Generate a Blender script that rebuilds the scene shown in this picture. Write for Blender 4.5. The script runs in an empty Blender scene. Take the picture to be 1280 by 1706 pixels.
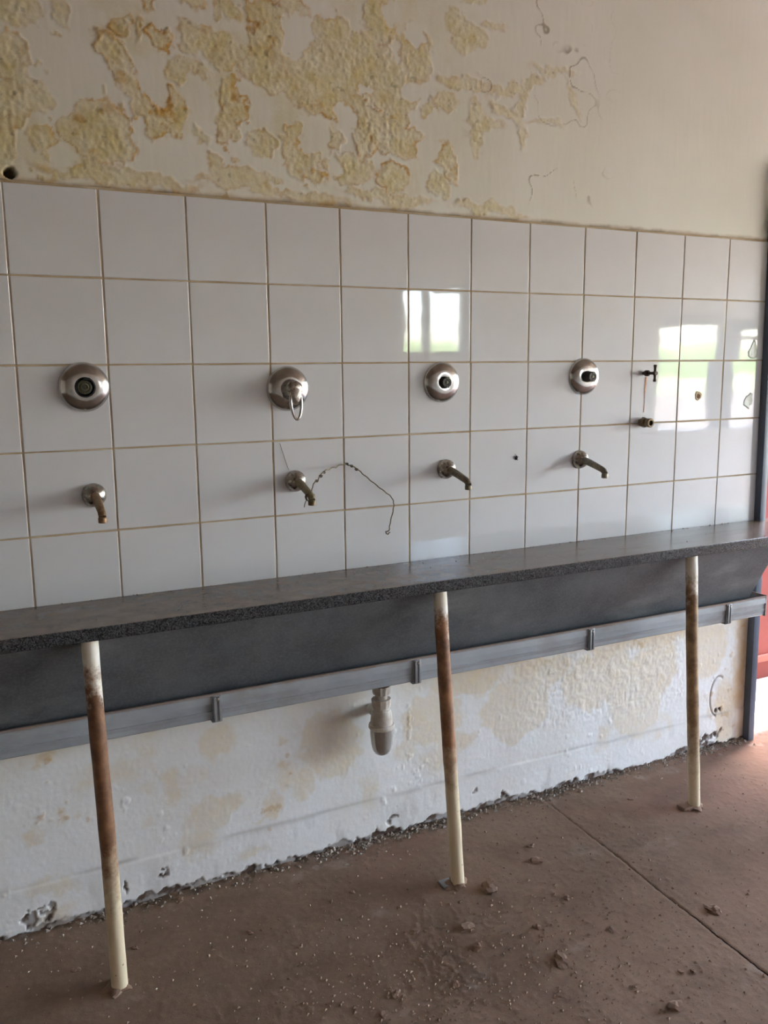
import bpy, bmesh, math, random
import numpy as np
from mathutils import Vector, Matrix, Euler

scene = bpy.context.scene
COL = scene.collection
random.seed(11)

# ---------------------------------------------------------------- camera
# room frame: X along the tiled wall to the right, Y into the wall (surface at Y=0), Z up, metres
YAW, PITCH, ROLL = 0.457989, -0.166436, -0.009541
fw = Vector((math.sin(YAW) * math.cos(PITCH), math.cos(YAW) * math.cos(PITCH), math.sin(PITCH)))
rt = Vector((math.cos(YAW), -math.sin(YAW), 0.0))
up = rt.cross(fw)
r2 = rt * math.cos(ROLL) + up * math.sin(ROLL)
u2 = up * math.cos(ROLL) - rt * math.sin(ROLL)
cam_data = bpy.data.cameras.new('camera')
cam = bpy.data.objects.new('camera', cam_data)
COL.objects.link(cam)
cam_data.sensor_fit = 'VERTICAL'
cam_data.sensor_height = 24.0
cam_data.lens = 24.0 * 1433.30 / 1706.0
cam_data.clip_start = 0.05
cam_data.clip_end = 500
cam.matrix_world = Matrix(((r2.x, u2.x, -fw.x, -0.12857), (r2.y, u2.y, -fw.y, -2.13580),
                           (r2.z, u2.z, -fw.z, 1.37933), (0, 0, 0, 1)))
scene.camera = cam

# ---------------------------------------------------------------- sky, sun, exposure
scene.view_settings.view_transform = 'Standard'
scene.view_settings.look = 'None'
scene.view_settings.gamma = 1.0
scene.view_settings.use_curve_mapping = False
scene.view_settings.exposure = 3.24
scene.cycles.max_bounces = 10
scene.cycles.diffuse_bounces = 6
scene.cycles.glossy_bounces = 5
scene.cycles.sample_clamp_indirect = 6.0

SUN_ELEV, SUN_AZ = math.radians(66), math.radians(78)      # azimuth from +Y towards +X
world = bpy.data.worlds.new('sky')
scene.world = world
world.use_nodes = True
wn = world.node_tree
wn.nodes.clear()
w_out = wn.nodes.new('ShaderNodeOutputWorld')
w_bg = wn.nodes.new('ShaderNodeBackground')
w_sky = wn.nodes.new('ShaderNodeTexSky')
w_sky.sky_type = 'NISHITA'
w_sky.sun_disc = False
w_sky.sun_elevation = SUN_ELEV
w_sky.sun_rotation = SUN_AZ
w_sky.air_density = 1.0
w_sky.dust_density = 2.0
w_sky.ozone_density = 1.0
w_bg.inputs['Strength'].default_value = 0.60
wn.links.new(w_sky.outputs[0], w_bg.inputs['Color'])
wn.links.new(w_bg.outputs[0], w_out.inputs['Surface'])

sun_data = bpy.data.lights.new('sun', 'SUN')
sun_data.energy = 2.4
sun_data.angle = math.radians(0.6)
sun_data.color = (1.0, 0.97, 0.92)
sun = bpy.data.objects.new('sun', sun_data)
COL.objects.link(sun)
sdir = Vector((math.sin(SUN_AZ) * math.cos(SUN_ELEV), math.cos(SUN_AZ) * math.cos(SUN_ELEV), math.sin(SUN_ELEV)))
sun.rotation_euler = sdir.to_track_quat('Z', 'Y').to_euler()
sun.location = (6, 6, 9)

# ---------------------------------------------------------------- helpers
def link(o, parent=None):
    COL.objects.link(o)
    if parent is not None:
        o.parent = parent
    return o

def tag(o, label=None, cat=None, group=None, kind=None):
    if label: o['label'] = label
    if cat: o['category'] = cat
    if group: o['group'] = group
    if kind: o['kind'] = kind
    return o

def empty(name, loc, label=None, cat=None, group=None):
    o = bpy.data.objects.new(name, None)
    o.empty_display_size = 0.05
    o.location = loc
    link(o)
    return tag(o, label, cat, group)

def mesh_obj(name, verts, faces, mat, parent=None, smooth=False, sharp=None, loc=None):
    me = bpy.data.meshes.new(name)
    me.from_pydata([tuple(v) for v in verts], [], faces)
    me.validate()
    if mat: me.materials.append(mat)
    if smooth:
        me.polygons.foreach_set('use_smooth', [True] * len(me.polygons))
        if sharp: me.set_sharp_from_angle(angle=math.radians(sharp))
    o = bpy.data.objects.new(name, me)
    if loc: o.location = loc
    return link(o, parent)

def bm_obj(name, bm, mat, parent=None, smooth=False, sharp=40, loc=None):
    bmesh.ops.recalc_face_normals(bm, faces=bm.faces)
    me = bpy.data.meshes.new(name)
    bm.to_mesh(me); bm.free()
    if mat: me.materials.append(mat)
    if smooth:
        me.polygons.foreach_set('use_smooth', [True] * len(me.polygons))
        me.set_sharp_from_angle(angle=math.radians(sharp))
    o = bpy.data.objects.new(name, me)
    if loc: o.location = loc
    return link(o, parent)

def add_box(bm, a, b, bevel=0.0, segs=2):
    m = bmesh.ops.create_cube(bm, size=1.0)
    vs = m['verts']
    for v in vs:
        v.co = Vector([(a[i] + b[i]) / 2 + v.co[i] * (b[i] - a[i]) for i in range(3)])
    if bevel > 0:
        es = list({e for v in vs for e in v.link_edges})
        bmesh.ops.bevel(bm, geom=es, offset=bevel, segments=segs, profile=0.5, affect='EDGES')

def box_obj(name, a, b, mat, parent=None, bevel=0.0, segs=2):
    bm = bmesh.new(); add_box(bm, a, b, bevel, segs)
    return bm_obj(name, bm, mat, parent, smooth=bevel > 0)

def add_lathe(bm, prof, segs=32, origin=(0, 0, 0), axis='-Y', wob=None):
    """prof: list of (radius, distance along the axis)"""
    rows = []
    ox, oy, oz = origin
    for (r, d) in prof:
        row = []
        for k in range(segs):
            a = 2 * math.pi * k / segs
            rr = r * (1 + (wob(a, d) if wob else 0))
            c, s = rr * math.cos(a), rr * math.sin(a)
            if axis == '-Y': p = (ox + c, oy - d, oz + s)
            elif axis == 'Z': p = (ox + c, oy + s, oz + d)
            else: p = (ox + d, oy + c, oz + s)
            row.append(bm.verts.new(p))
        rows.append(row)
    for i in range(len(rows) - 1):
        for k in range(segs):
            k2 = (k + 1) % segs
            bm.faces.new((rows[i][k], rows[i][k2], rows[i + 1][k2], rows[i + 1][k]))
    if prof[0][0] > 1e-6: bm.faces.new(rows[0])
    if prof[-1][0] > 1e-6: bm.faces.new(list(reversed(rows[-1])))
    bmesh.ops.remove_doubles(bm, verts=[v for r in rows for v in r], dist=1e-7)

def lathe_obj(name, prof, mat, parent=None, segs=32, origin=(0, 0, 0), axis='-Y', sharp=35, wob=None):
    bm = bmesh.new(); add_lathe(bm, prof, segs, origin, axis, wob)
    return bm_obj(name, bm, mat, parent, smooth=True, sharp=sharp)

def add_tube(bm, pts, radii, segs=12, cap=True):
    pts = [Vector(p) for p in pts]
    n = len(pts)
    if not hasattr(radii, '__len__'): radii = [radii] * n
    prev = None; rows = []
    for i in range(n):
        t = (pts[min(i + 1, n - 1)] - pts[max(i - 1, 0)]).normalized()
        if prev is None:
            a = Vector((0, 0, 1)) if abs(t.z) < 0.9 else Vector((1, 0, 0))
            u = t.cross(a).normalized()
        else:
            u = (prev - t * prev.dot(t)).normalized()
        prev = u; w = t.cross(u)
        rows.append([bm.verts.new(pts[i] + (u * math.cos(2 * math.pi * k / segs) + w * math.sin(2 * math.pi * k / segs)) * radii[i]) for k in range(segs)])
    for i in range(n - 1):
        for k in range(segs):
            k2 = (k + 1) % segs
            bm.faces.new((rows[i][k], rows[i][k2], rows[i + 1][k2], rows[i + 1][k]))
    if cap:
        bm.faces.new(rows[0]); bm.faces.new(list(reversed(rows[-1])))

def tube_obj(name, pts, radii, mat, parent=None, segs=12, sharp=50):
    bm = bmesh.new(); add_tube(bm, pts, radii, segs)
    return bm_obj(name, bm, mat, parent, smooth=True, sharp=sharp)

def wnorm(o):
    m = o.modifiers.new('flat faces', 'WEIGHTED_NORMAL'); m.weight = 100
    return o

def extrude_x(name, prof, x0, x1, mat, parent=None, bevel=0.0, smooth=False):
    """closed (Y,Z) outline swept along X"""
    bm = bmesh.new()
    A = [bm.verts.new((x0, y, z)) for y, z in prof]
    B = [bm.verts.new((x1, y, z)) for y, z in prof]
    n = len(prof)
    for i in range(n):
        j = (i + 1) % n
        bm.faces.new((A[i], A[j], B[j], B[i]))
    bm.faces.new(A); bm.faces.new(list(reversed(B)))
    if bevel > 0:
        bmesh.ops.recalc_face_normals(bm, faces=bm.faces)
        bmesh.ops.bevel(bm, geom=list(bm.edges), offset=bevel, segments=2, profile=0.5, affect='EDGES')
    o = bm_obj(name, bm, mat, parent, smooth=smooth or bevel > 0)
    return wnorm(o) if bevel > 0 else o

def copy_tree(o, parent=None):
    c = o.copy(); COL.objects.link(c); c.parent = parent
    for ch in list(o.children):
        copy_tree(ch, c)
    return c

# ---- value noise in numpy, used for real relief and for the shape of stains
def _hash(ix, iy, seed):
    h = (ix * 374761393 + iy * 668265263 + seed * 1442695041) & 0xFFFFFFFF
    h = ((h ^ (h >> 13)) * 1274126177) & 0xFFFFFFFF
    return ((h ^ (h >> 16)) & 0xFFFF) / 65535.0

def vnoise(x, y, seed=0):
    ix = np.floor(x).astype(np.int64); iy = np.floor(y).astype(np.int64)
    fx = x - ix; fy = y - iy
    fx = fx * fx * fx * (fx * (fx * 6 - 15) + 10); fy = fy * fy * fy * (fy * (fy * 6 - 15) + 10)
    a = _hash(ix, iy, seed); b = _hash(ix + 1, iy, seed); c = _hash(ix, iy + 1, seed); d = _hash(ix + 1, iy + 1, seed)
    return (a * (1 - fx) + b * fx) * (1 - fy) + (c * (1 - fx) + d * fx) * fy

def fbm(x, y, seed=0, octv=4, gain=0.5):
    s = 0; amp = 1; tot = 0
    for k in range(octv):
        s = s + amp * vnoise(x * 2 ** k + 17.3 * k, y * 2 ** k - 9.1 * k, seed + k * 7); tot += amp; amp *= gain
    return s / tot * 2 - 1

def sstep(a, b, x):
    t = np.clip((x - a) / (b - a), 0, 1)
    return t * t * (3 - 2 * t)

def grid_mesh(name, P, attr, mat, parent=None, flip=False):
    """P: (n,m,3) array of points; attr: (n,m,4) wear channels"""
    n, m = P.shape[:2]
    idx = np.arange(n * m).reshape(n, m)
    q = np.stack([idx[:-1, :-1], idx[1:, :-1], idx[1:, 1:], idx[:-1, 1:]], -1).reshape(-1, 4)
    if flip: q = q[:, ::-1]
    me = bpy.data.meshes.new(name)
    me.vertices.add(n * m)
    me.vertices.foreach_set('co', P.reshape(-1).astype(np.float32))
    nf = len(q)
    me.loops.add(nf * 4); me.polygons.add(nf)
    me.polygons.foreach_set('loop_start', np.arange(nf, dtype=np.int32) * 4)
    me.loops.foreach_set('vertex_index', q.reshape(-1).astype(np.int32))
    me.polygons.foreach_set('use_smooth', np.ones(nf, dtype=bool))
    me.update(calc_edges=True)
    if attr is not None:
        at = me.attributes.new('wear', 'FLOAT_COLOR', 'POINT')
        at.data.foreach_set('color', attr.reshape(-1).astype(np.float32))
    me.materials.append(mat)
    o = bpy.data.objects.new(name, me)
    return link(o, parent)

# ---------------------------------------------------------------- materials
def lin(c):
    return tuple(((v / 255) / 12.92 if v / 255 <= 0.04045 else ((v / 255 + 0.055) / 1.055) ** 2.4) for v in c) + (1.0,)

class Mat:
    def __init__(self, name, rough=0.5, metal=0.0, spec=0.5):
        self.m = bpy.data.materials.new(name); self.m.use_nodes = True
        self.nt = self.m.node_tree
        self.b = self.nt.nodes['Principled BSDF']
        self.b.inputs['Roughness'].default_value = rough
        self.b.inputs['Metallic'].default_value = metal
        self.b.inputs['Specular IOR Level'].default_value = spec
        self._co = None
    def node(self, t, **kw):
        n = self.nt.nodes.new(t)
        for k, v in kw.items():
            if k in n.inputs.keys(): n.inputs[k].default_value = v
            else: setattr(n, k, v)
        return n
    def lk(self, a, b): self.nt.links.new(a, b)
    def coord(self, scale=(1, 1, 1)):
        if self._co is None: self._co = self.node('ShaderNodeTexCoord')
        mp = self.node('ShaderNodeMapping'); mp.inputs['Scale'].default_value = scale
        self.lk(self._co.outputs['Object'], mp.inputs['Vector'])
        return mp.outputs[0]
    def noise(self, scale, detail=4, rough=0.55, stretch=(1, 1, 1), dist=0.0):
        n = self.node('ShaderNodeTexNoise', Scale=scale, Detail=detail, Roughness=rough, Distortion=dist)
        self.lk(self.coord(stretch), n.inputs['Vector'])
        return n.outputs['Fac']
    def voronoi(self, scale, feature='F1', out='Distance'):
        n = self.node('ShaderNodeTexVoronoi', feature=feature, Scale=scale)
        self.lk(self.coord(), n.inputs['Vector'])
        return n.outputs[out]
    def ramp(self, fac, a, b, ca=(0, 0, 0, 1), cb=(1, 1, 1, 1), extra=()):
        n = self.node('ShaderNodeValToRGB')
        e = n.color_ramp.elements
        e[0].position = a; e[0].color = ca; e[1].position = b; e[1].color = cb
        for p, c in extra:
            k = e.new(p); k.color = c
        self.lk(fac, n.inputs[0]); return n.outputs[0]
    def mix(self, fac, a, b, mode='MIX'):
        n = self.node('ShaderNodeMix', data_type='RGBA', blend_type=mode)
        for s, v in ((n.inputs[0], fac), (n.inputs[6], a), (n.inputs[7], b)):
            if hasattr(v, 'is_output') or isinstance(v, bpy.types.NodeSocket): self.lk(v, s)
            else: s.default_value = v
        return n.outputs[2]
    def math(self, op, a, b=0.0):
        n = self.node('ShaderNodeMath', operation=op)
        for s, v in ((n.inputs[0], a), (n.inputs[1], b)):
            if isinstance(v, bpy.types.NodeSocket): self.lk(v, s)
            else: s.default_value = v
        return n.outputs[0]
    def attr(self):
        a = self.node('ShaderNodeAttribute', attribute_name='wear')
        s = self.node('ShaderNodeSeparateColor'); self.lk(a.outputs['Color'], s.inputs[0])
        return s.outputs[0], s.outputs[1], s.outputs[2], a.outputs['Alpha']
    def sepxyz(self):
        s = self.node('ShaderNodeSeparateXYZ'); self.lk(self.coord(), s.inputs[0]); return s.outputs
    def color(self, c):
        s = self.b.inputs['Base Color']
        if isinstance(c, bpy.types.NodeSocket): self.lk(c, s)
        else: s.default_value = c
    def rough(self, c): self.lk(c, self.b.inputs['Roughness'])
    def bump(self, h, strength=0.3, dist=0.002):
        n = self.node('ShaderNodeBump', Strength=strength, Distance=dist)
        self.lk(h, n.inputs['Height']); self.lk(n.outputs[0], self.b.inputs['Normal'])

def simple(name, c, rough=0.5, metal=0.0, var=0.0, scale=30, bump=0.0, spec=0.5):
    M = Mat(name, rough, metal, spec)
    base = lin(c)
    if var > 0:
        dk = tuple(v * (1 - var) for v in base[:3]) + (1,)
        lt = tuple(min(1, v * (1 + var)) for v in base[:3]) + (1,)
        M.color(M.mix(M.ramp(M.noise(scale, 5), 0.3, 0.7), dk, lt))
    else: M.color(base)
    if bump > 0: M.bump(M.noise(scale * 3, 5), bump, 0.002)
    return M.m

# plaster above the tiles: old white paint, ochre damp patches, blistered relief (wear = patch, orange, dark marks, white)
M = Mat('peeling_plaster', 0.62, spec=0.35)
wy, wo, wd, wwh = M.attr()
n1 = M.noise(26, 6, 0.6); n2 = M.noise(90, 4, 0.6); n0 = M.noise(3.0, 3)
white = M.mix(M.ramp(n0, 0.3, 0.7), lin((213, 209, 195)), lin((220, 217, 207)))
cream = M.mix(M.ramp(n1, 0.36, 0.64), lin((203, 189, 138)), lin((214, 207, 180)))
cream = M.mix(M.math('MULTIPLY', M.ramp(M.noise(190, 4, 0.7), 0.5, 0.72), 0.5), cream, lin((176, 160, 120)))
c = M.mix(wy, white, cream)
ochre = M.mix(M.ramp(n2, 0.35, 0.65), lin((166, 118, 40)), lin((200, 158, 82)))
c = M.mix(wo, c, ochre)
c = M.mix(wd, c, lin((84, 74, 60)))
M.color(c)
M.bump(M.noise(120, 5, 0.65), 0.12, 0.001)
MAT_UPPER = M.m

# plaster under the trough: whiter paint, pale cream patches, grime and bare brown spots at the foot
M = Mat('lower_plaster', 0.6, spec=0.35)
wy, wo, wd, wwh = M.attr()
n1 = M.noise(30, 6, 0.6); n0 = M.noise(5, 4)
white = M.mix(M.ramp(n0, 0.3, 0.7), lin((226, 223, 219)), lin((234, 233, 232)))
cream = M.mix(M.ramp(n1, 0.35, 0.68), lin((224, 208, 178)), lin((219, 207, 192)))
c = M.mix(wy, white, cream)
c = M.mix(wo, c, lin((196, 158, 96)))
c = M.mix(wwh, c, lin((158, 152, 144)))
c = M.mix(wd, c, lin((92, 74, 64)))
M.color(c)
M.bump(M.noise(110, 5, 0.65), 0.25, 0.0015)
MAT_LOWER = M.m

M = Mat('plain_wall_paint', 0.65, spec=0.3)
M.color(M.mix(M.ramp(M.noise(2.2, 5), 0.3, 0.7), lin((214, 210, 202)), lin((224, 221, 214))))
M.bump(M.noise(40, 5), 0.2, 0.003)
MAT_PAINT = M.m

# glazed tile
M = Mat('white_glazed_tile', 0.05, spec=0.62)
tn = M.noise(4.0, 3)
tc = M.mix(M.ramp(tn, 0.3, 0.7), lin((205, 204, 205)), lin((211, 211, 213)))
dirt = M.ramp(M.noise(55, 6, 0.7, stretch=(1, 1, 0.25)), 0.66, 0.78)
tc = M.mix(M.math('MULTIPLY', dirt, 0.22), tc, lin((150, 142, 132)))
spk = M.ramp(M.voronoi(34), 0.02, 0.035, (1, 1, 1, 1), (0, 0, 0, 1))
spm = M.ramp(M.noise(9, 2), 0.6, 0.63)
tc = M.mix(M.math('MULTIPLY', M.math('MULTIPLY', spk, spm), 0.75), tc, lin((70, 62, 52)))
M.color(tc)
M.rough(M.ramp(M.noise(14, 5, 0.7), 0.35, 0.8, (0.015, 0.015, 0.015, 1), (0.07, 0.07, 0.07, 1)))
M.bump(M.noise(7, 2), 0.10, 0.003)
MAT_TILE = M.m

M = Mat('stained_grout', 0.9, spec=0.2)
M.color(M.mix(M.ramp(M.noise(12, 5), 0.3, 0.7), lin((160, 136, 104)), lin((196, 180, 154))))
M.bump(M.noise(150, 4), 0.4, 0.002)
MAT_GROUT = M.m

# dark speckled stone: ledge top carries dust, edges show the speckle
M = Mat('speckled_stone', 0.22, spec=0.5)
sp = M.ramp(M.voronoi(420, out='Color'), 0.25, 0.85, lin((14, 15, 16)), lin((84, 85, 87)))
geo = M.node('ShaderNodeNewGeometry'); sx = M.node('ShaderNodeSeparateXYZ')
M.lk(geo.outputs['True Normal'], sx.inputs[0])
topf = M.ramp(sx.outputs[2], 0.85, 0.95)
dust = M.ramp(M.noise(16, 7, 0.7, stretch=(0.16, 1, 1)), 0.28, 0.66, (0.72, 0.72, 0.72, 1), (1, 1, 1, 1))
dustc = M.mix(M.ramp(M.noise(22, 5), 0.35, 0.7), lin((102, 88, 77)), lin((122, 107, 94)))
M.color(M.mix(M.math('MULTIPLY', topf, dust), sp, dustc))
rr = M.ramp(M.noise(20, 6, 0.6, stretch=(0.2, 1, 1)), 0.3, 0.75, (0.17, 0.17, 0.17, 1), (0.27, 0.27, 0.27, 1))
M.rough(rr)
M.bump(M.noise(300, 2), 0.05, 0.001)
MAT_STONE = M.m

M = Mat('honed_stone', 0.5, spec=0.4)
n1 = M.noise(7, 7, 0.65); n2 = M.noise(3.5, 6, 0.6, stretch=(0.6, 1, 1.6))
c = M.mix(M.ramp(n1, 0.3, 0.7), lin((76, 79, 82)), lin((106, 109, 111)))
sp = M.ramp(M.noise(170, 4, 0.7), 0.45, 0.72); c = M.mix(M.math('MULTIPLY', sp, 0.45), c, lin((128, 130, 131)))
smear = M.ramp(n2, 0.56, 0.74); c = M.mix(M.math('MULTIPLY', smear, 0.45), c, lin((165, 166, 164)))
M.color(c)
MAT_PANEL = M.m

M = Mat('grey_plastic_gutter', 0.42, spec=0.45)
s = M.sepxyz()
c = M.mix(M.ramp(M.noise(6, 5), 0.3, 0.7), lin((142, 146, 150)), lin((164, 168, 172)))
grime = M.ramp(M.noise(8, 6, 0.65, stretch=(0.5, 1, 1)), 0.48, 0.7)
c = M.mix(M.math('MULTIPLY', grime, 0.5), c, lin((116, 102, 88)))
topband = M.ramp(M.math('ADD', s[2], M.math('MULTIPLY', M.noise(20, 4), 0.012)), 0.583, 0.592)
c = M.mix(M.math('MULTIPLY', topband, 0.75), c, lin((132, 98, 70)))
M.color(c)
M.bump(M.noise(70, 4), 0.08, 0.001)
MAT_GUTTER = M.m

def pipe_mat(name, r0, r1, tone):
    """white painted pipe, rusted between heights r0 and r1"""
    M = Mat(name, 0.5, spec=0.4)
    s = M.sepxyz()
    nz = M.math('MULTIPLY', M.math('SUBTRACT', M.noise(20, 8, 0.75), 0.5), 0.42)
    z = M.math('ADD', s[2], nz)
    a = M.ramp(z, r0 - 0.06, r0 + 0.1); b = M.ramp(z, r1 - 0.05, r1 + 0.03, (1, 1, 1, 1), (0, 0, 0, 1))
    f = M.math('MULTIPLY', a, b)
    paint = M.mix(M.ramp(M.noise(18, 5), 0.35, 0.7), lin((224, 214, 196)), lin((238, 235, 231)))
    old = M.mix(M.ramp(z, r1 - 0.1, r1 + 0.02), lin((214, 196, 164)), paint)
    rust = M.mix(M.ramp(M.noise(22, 6, 0.7), 0.3, 0.68), lin((92, 62, 46)), lin(tone))
    c = M.mix(f, old, rust)
    chips = M.ramp(M.voronoi(38), 0.06, 0.11, (1, 1, 1, 1), (0, 0, 0, 1))
    lowm = M.ramp(s[2], 0.1, 0.4, (1, 1, 1, 1), (0, 0, 0, 1))
    c = M.mix(M.math('MULTIPLY', M.math('MULTIPLY', chips, lowm), 0.7), c, lin((96, 64, 46)))
    M.color(c)
    M.bump(M.noise(60, 5, 0.7), 0.3, 0.0015)
    return M.m
MAT_LEG = [pipe_mat('rusted_pipe_dark', 0.24, 0.70, (148, 106, 74)),
           pipe_mat('rusted_pipe_orange', 0.30, 0.73, (170, 122, 86)),
           pipe_mat('rusted_pipe_tan', 0.16, 0.70, (178, 146, 106))]

M = Mat('worn_chrome', 0.14, 1.0)
M.color(M.mix(M.ramp(M.noise(30, 5), 0.35, 0.7), lin((176, 172, 168)), lin((212, 210, 208))))
M.rough(M.ramp(M.noise(50, 5, 0.7), 0.3, 0.75, (0.08, 0.08, 0.08, 1), (0.3, 0.3, 0.3, 1)))
MAT_CHROME = M.m
M = Mat('dull_chrome', 0.3, 1.0)
M.color(M.mix(M.ramp(M.noise(60, 5), 0.35, 0.7), lin((150, 142, 132)), lin((188, 182, 174))))
M.rough(M.ramp(M.noise(70, 5, 0.7), 0.3, 0.75, (0.2, 0.2, 0.2, 1), (0.42, 0.42, 0.42, 1)))
MAT_DULL = M.m
def brass(name, a, b, metal=0.6):
    M = Mat(name, 0.48, metal)
    M.color(M.mix(M.ramp(M.noise(80, 6, 0.65), 0.35, 0.68), lin(a), lin(b)))
    M.bump(M.noise(200, 4), 0.3, 0.0008)
    return M.m
MAT_SPOUT = [brass('rusty_spout', (120, 82, 54), (150, 132, 104)), brass('tarnished_spout', (112, 98, 72), (146, 134, 108)),
             brass('grimy_spout', (92, 82, 66), (132, 122, 104)), brass('grey_spout', (104, 98, 84), (142, 136, 122))]
MAT_BRASS = brass('corroded_brass', (82, 66, 46), (132, 112, 80), 0.45)
MAT_IRON = brass('rusted_iron', (52, 38, 32), (86, 60, 46), 0.3)
MAT_BLACK = simple('dark_cartridge', (46, 44, 38), 0.45, 0.2, 0.4, 120)
MAT_CARTG = simple('grimy_cartridge', (94, 92, 76), 0.4, 0.3, 0.35, 140)
MAT_NEARBLACK = simple('near_black', (14, 13, 12), 0.8)  # near-black for the tap socket, its lip and the insect
MAT_POST = simple('slate_blue_steel', (84, 95, 110), 0.4, 0.0, 0.15, 12, 0.05)
MAT_WIRE = simple('rusty_wire', (104, 92, 70), 0.55, 0.4, 0.3, 200)
MAT_THREAD = simple('dark_thread', (84, 80, 74), 0.8)
MAT_RUST = simple('rust_stain', (178, 112, 62), 0.5, 0.0, 0.25, 90)
MAT_FILLER = simple('plaster_filler', (190, 170, 140), 0.8, 0.0, 0.2, 120, 0.3)
MAT_FILLDK = simple('brown_filler_core', (112, 80, 52), 0.85, 0.0, 0.2, 160, 0.3)
M = Mat('clear_silicone', 0.22, spec=0.5); M.color(lin((182, 186, 180))); M.bump(M.noise(120, 4), 0.5, 0.002); MAT_GLUE = M.m
M = Mat('grey_white_plastic', 0.32, spec=0.5)
M.color(M.mix(M.ramp(M.noise(34, 6, 0.65), 0.38, 0.72), lin((206, 200, 192)), lin((164, 150, 134))))
MAT_TRAP = M.m
M = Mat('smoky_clear_plastic', 0.12, spec=0.6)
M.color(M.mix(M.ramp(M.noise(26, 5, 0.6, stretch=(1, 1, 0.4)), 0.35, 0.7), lin((168, 166, 164)), lin((214, 212, 208))))
M.b.inputs['Metallic'].default_value = 0.65
MAT_CUP = M.m

# dusty concrete floor (wear = red tint, darker blotches and wall edge, paler blotches and doorway, -)
M = Mat('dusty_concrete', 0.85, spec=0.25)
wr, wdk, wp, wx = M.attr()
n0 = M.noise(5, 6, 0.6); n1 = M.noise(60, 5, 0.65)
c = M.mix(M.ramp(n0, 0.3, 0.7), lin((128, 105, 87)), lin((147, 123, 103)))
c = M.mix(M.math('MULTIPLY', M.ramp(n1, 0.35, 0.7), 0.35), c, lin((108, 88, 73)))
c = M.mix(wr, c, lin((136, 104, 88)))
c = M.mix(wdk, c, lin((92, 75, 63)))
c = M.mix(wp, c, lin((178, 164, 152)))
M.color(c)
M.bump(M.noise(160, 5, 0.7), 0.5, 0.002)
MAT_FLOOR = M.m
MAT_JOINT = simple('joint_dirt', (52, 40, 34), 0.95)
MAT_CLOD = simple('dry_mud', (136, 110, 92), 0.95, 0.0, 0.25, 60, 0.5)
MAT_GRIT = simple('loose_grit', (156, 132, 112), 0.95, 0.0, 0.3, 40)
MAT_CHIP = simple('fallen_paint_chip', (206, 198, 184), 0.8, 0.0, 0.1, 40)
MAT_RUBBLE = simple('crumbled_plaster', (150, 138, 126), 0.95, 0.0, 0.35, 30, 0.4)
MAT_RED = simple('red_masonry_paint', (118, 50, 44), 0.75, 0.0, 0.12, 3, 0.15)
MAT_REDBAND = simple('pale_red_band', (146, 84, 72), 0.75, 0.0, 0.1, 5)
MAT_PAVE = simple('pale_concrete', (205, 200, 192), 0.85, 0.0, 0.08, 4, 0.2)
MAT_EARTH = simple('red_earth', (150, 136, 120), 0.95, 0.0, 0.15, 1.5)
MAT_GRASS = simple('dry_green_grass', (176, 190, 128), 0.95, 0.0, 0.2, 0.6)
MAT_HEDGE = simple('hedge_leaves', (166, 182, 124), 0.9, 0.0, 0.3, 1.2)
MAT_CEIL = simple('ceiling_boards', (150, 140, 126), 0.8, 0.0, 0.06, 2)
MAT_BROWN = simple('brown_painted_lintel', (146, 112, 88), 0.6, 0.0, 0.1, 8)

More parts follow.
